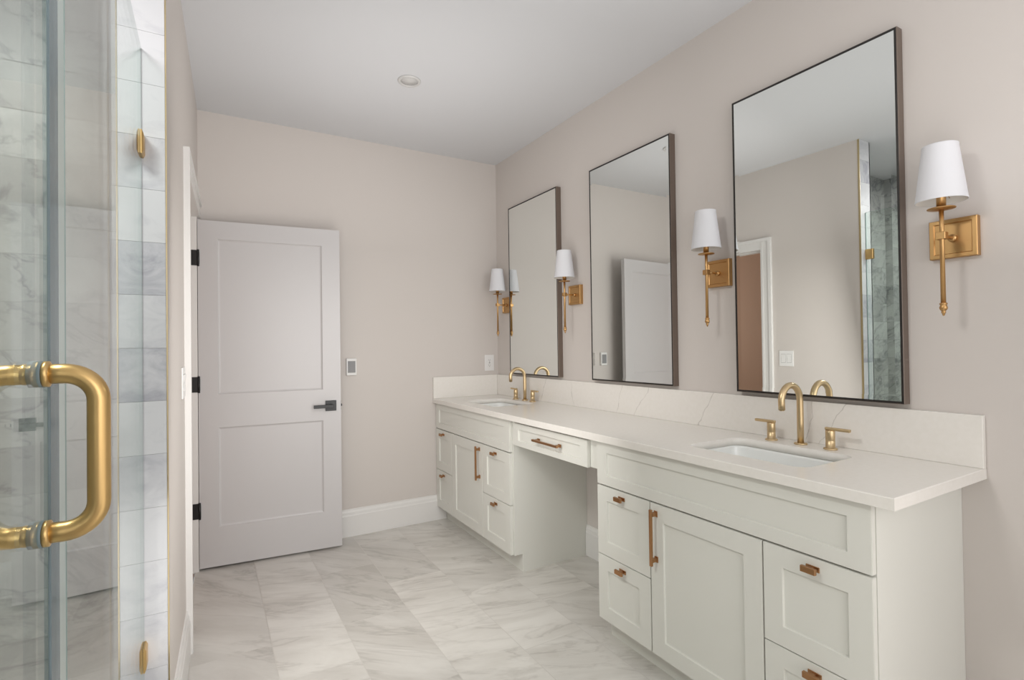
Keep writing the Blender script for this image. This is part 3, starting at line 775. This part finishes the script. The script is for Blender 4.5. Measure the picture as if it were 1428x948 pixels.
sx_, sy_ = LW(0, SY(2.49))
t = thing('light_switch', (sx_, sy_, 1.155), 'white two-gang light switch between shower and doorway', 'light switch', rotz=PI/2 - A_L)
link('cover_plate', plate_bm(0.116, 0.125, 0.006), PLASTIC, t)
for dx in (-0.024, 0.024):
    bm = bmesh.new(); box(bm, dx-0.0185, dx+0.0185, -0.0063, -0.005, -0.035, 0.035)
    link('paddle_recess', bm, SLOTG, t)
    bm = bmesh.new()
    prism(bm, [(-0.005, -0.033), (-0.0085, -0.033), (-0.0068, 0.0), (-0.0100, 0.033), (-0.005, 0.033)], dx-0.0165, dx+0.0165, 0)
    link('paddle', bm, PLASTIC, t)

# recessed ceiling light
t = thing('recessed_downlight', (0.954, 2.700, ZC), 'round white recessed ceiling light, switched off', 'ceiling light')
bm = bmesh.new(); lathe(bm, [(0.060, -0.0002), (0.0625, -0.001), (0.0625, -0.003), (0.0585, -0.0075), (0.050, -0.0085), (0.0465, -0.006), (0.0455, -0.0002)], 0, 0, 48)
link('trim_ring', bm, LENS, t)
bm = bmesh.new(); lathe(bm, [(0, -0.0008), (0.044, -0.0008), (0.0452, -0.002), (0.0452, -0.0035), (0, -0.0045)], 0, 0, 48)
link('lens', bm, LENS, t)

# ------------------------------------------------------------------ shower glass
XG, GT, GZ0, GZ1 = -0.178, 0.010, 0.087, 2.215
def glass_pane(name, y0, y1, parent, org):
    bm = bmesh.new(); box(bm, XG-GT/2, XG+GT/2, y0, y1, GZ0, GZ1)
    bm.normal_update()
    for f in bm.faces:
        if abs(f.normal.x) < 0.5: f.material_index = 1
    return link(name, bm, [GLASS, GLASSEDGE], parent, org)

org = (XG, 1.43, GZ0)
fp = thing('shower_glass_panel', org, 'fixed clear glass shower panel clipped to the marble jamb', 'glass panel')
glass_pane('glass_pane', 0.9455, JY-0.003, fp, org)
bm = bmesh.new(); box(bm, XG-0.004, XG+0.004, 0.900, 0.945, GZ0, GZ1, 0.001); 
s_ = link('edge_seal', bm, SEALL, fp, org); s_['label'] = 'clear vinyl edge seal'
bm = bmesh.new(); box(bm, XG-0.0035, XG+0.0035, JY-0.0028, JY-0.0002, GZ0, GZ1)
s_ = link('joint_bead', bm, GASKET, fp, org); s_['label'] = 'thin grey joint bead'
for cz in (1.912, 0.372):
    bm = bmesh.new()
    for s in (-1, 1):
        xa = XG+s*(GT/2+0.0006)
        L = [[bm.verts.new((x, *p)) for p in ((y0, z0), (y1, z0), (y1, z1), (y0, z1))] for x, y0, y1, z0, z1 in ((xa, JY-0.050, JY-0.0005, cz-0.036, cz+0.036), (xa+s*0.004, JY-0.050, JY-0.0005, cz-0.036, cz+0.036), (xa+s*0.008, JY-0.045, JY-0.0005, cz-0.026, cz+0.026))]
        for p, q in zip(L, L[1:]): bridge(bm, p, q)
        bm.faces.new(L[0]); bm.faces.new(L[-1])
    box(bm, XG-0.013, XG+0.013, JY-0.0028, JY-0.0005, cz-0.030, cz+0.030)
    c_ = link('clip', bm, HANDLEB, fp, org); c_['label'] = 'gold glass clip'

org = (XG, 0.90, GZ0)
dp = thing('shower_door', org, 'frameless glass shower door with gold C-shaped pull', 'shower door', rotz=-0.043)
glass_pane('glass_pane', 0.112, 0.8955, dp, org)
bm = bmesh.new(); box(bm, XG+0.0055, XG+0.0085, 0.8540, 0.8900, GZ0, GZ1, 0.0008)
s_ = link('edge_seal', bm, SEALD, dp, org); s_['label'] = 'grey vinyl edge seal'
hy_, hz0, hz1 = 0.8366, 1.0655, 1.2600
pr, rb, tr = 0.0550, 0.034, 0.0122
for s in (1, -1):
    bm = bmesh.new(); xo = XG+s*GT/2
    xe = xo+s*pr
    pts = [(xo+s*0.001, hy_, hz1), (xe-s*rb, hy_, hz1)]
    pts += [(xe-s*rb+s*rb*math.sin(a), hy_, hz1-rb+rb*math.cos(a)) for a in [PI/2*k/10 for k in range(1, 11)]]
    pts += [(xe-s*rb+s*rb*math.cos(a), hy_, hz0+rb-rb*math.sin(a)) for a in [PI/2*k/10 for k in range(0, 11)]]
    pts += [(xo+s*0.001, hy_, hz0)]
    tube(bm, pts, tr, 28)
    hd = link('pull_handle', bm, HANDLEB, dp, org); hd['label'] = 'gold C-shaped pull' 
    for zz in (hz0, hz1):
        rc_ = 0.0158 if s > 0 else 0.0131
        bm = bmesh.new(); lathe(bm, [(0.0120, xo+s*0.0017), (rc_, xo+s*0.0017), (rc_, xo+s*0.0070), (0.0120, xo+s*0.0086)], hy_, zz, 28, axis='x')
        link('collar', bm, HANDLEB, hd, org)
        if s > 0:
            bm = bmesh.new(); g0, g1 = XG-GT/2-0.0015, XG+GT/2+0.0015
            lathe(bm, [(0.0120, g0), (0.0162, g0), (0.0162, g1), (0.0120, g1), (0.0120, g0)], hy_, zz, 28, axis='x')
            g_ = link('gasket', bm, GASKET, hd, org); g_['label'] = 'grey rubber gasket'
for cz in (1.95, 0.35):
    bm = bmesh.new()
    for s in (-1, 1):
        xa, xb = sorted((XG+s*(GT/2+0.0006), XG+s*(GT/2+0.010)))
        box(bm, xa, xb, 0.108, 0.165, cz-0.045, cz+0.045, 0.002)
    box(bm, XG-0.02, XG+0.02, 0.1005, 0.108, cz-0.045, cz+0.045, 0.001)
    h_ = link('hinge', bm, HANDLEB, dp, org); h_['label'] = 'gold glass hinge'
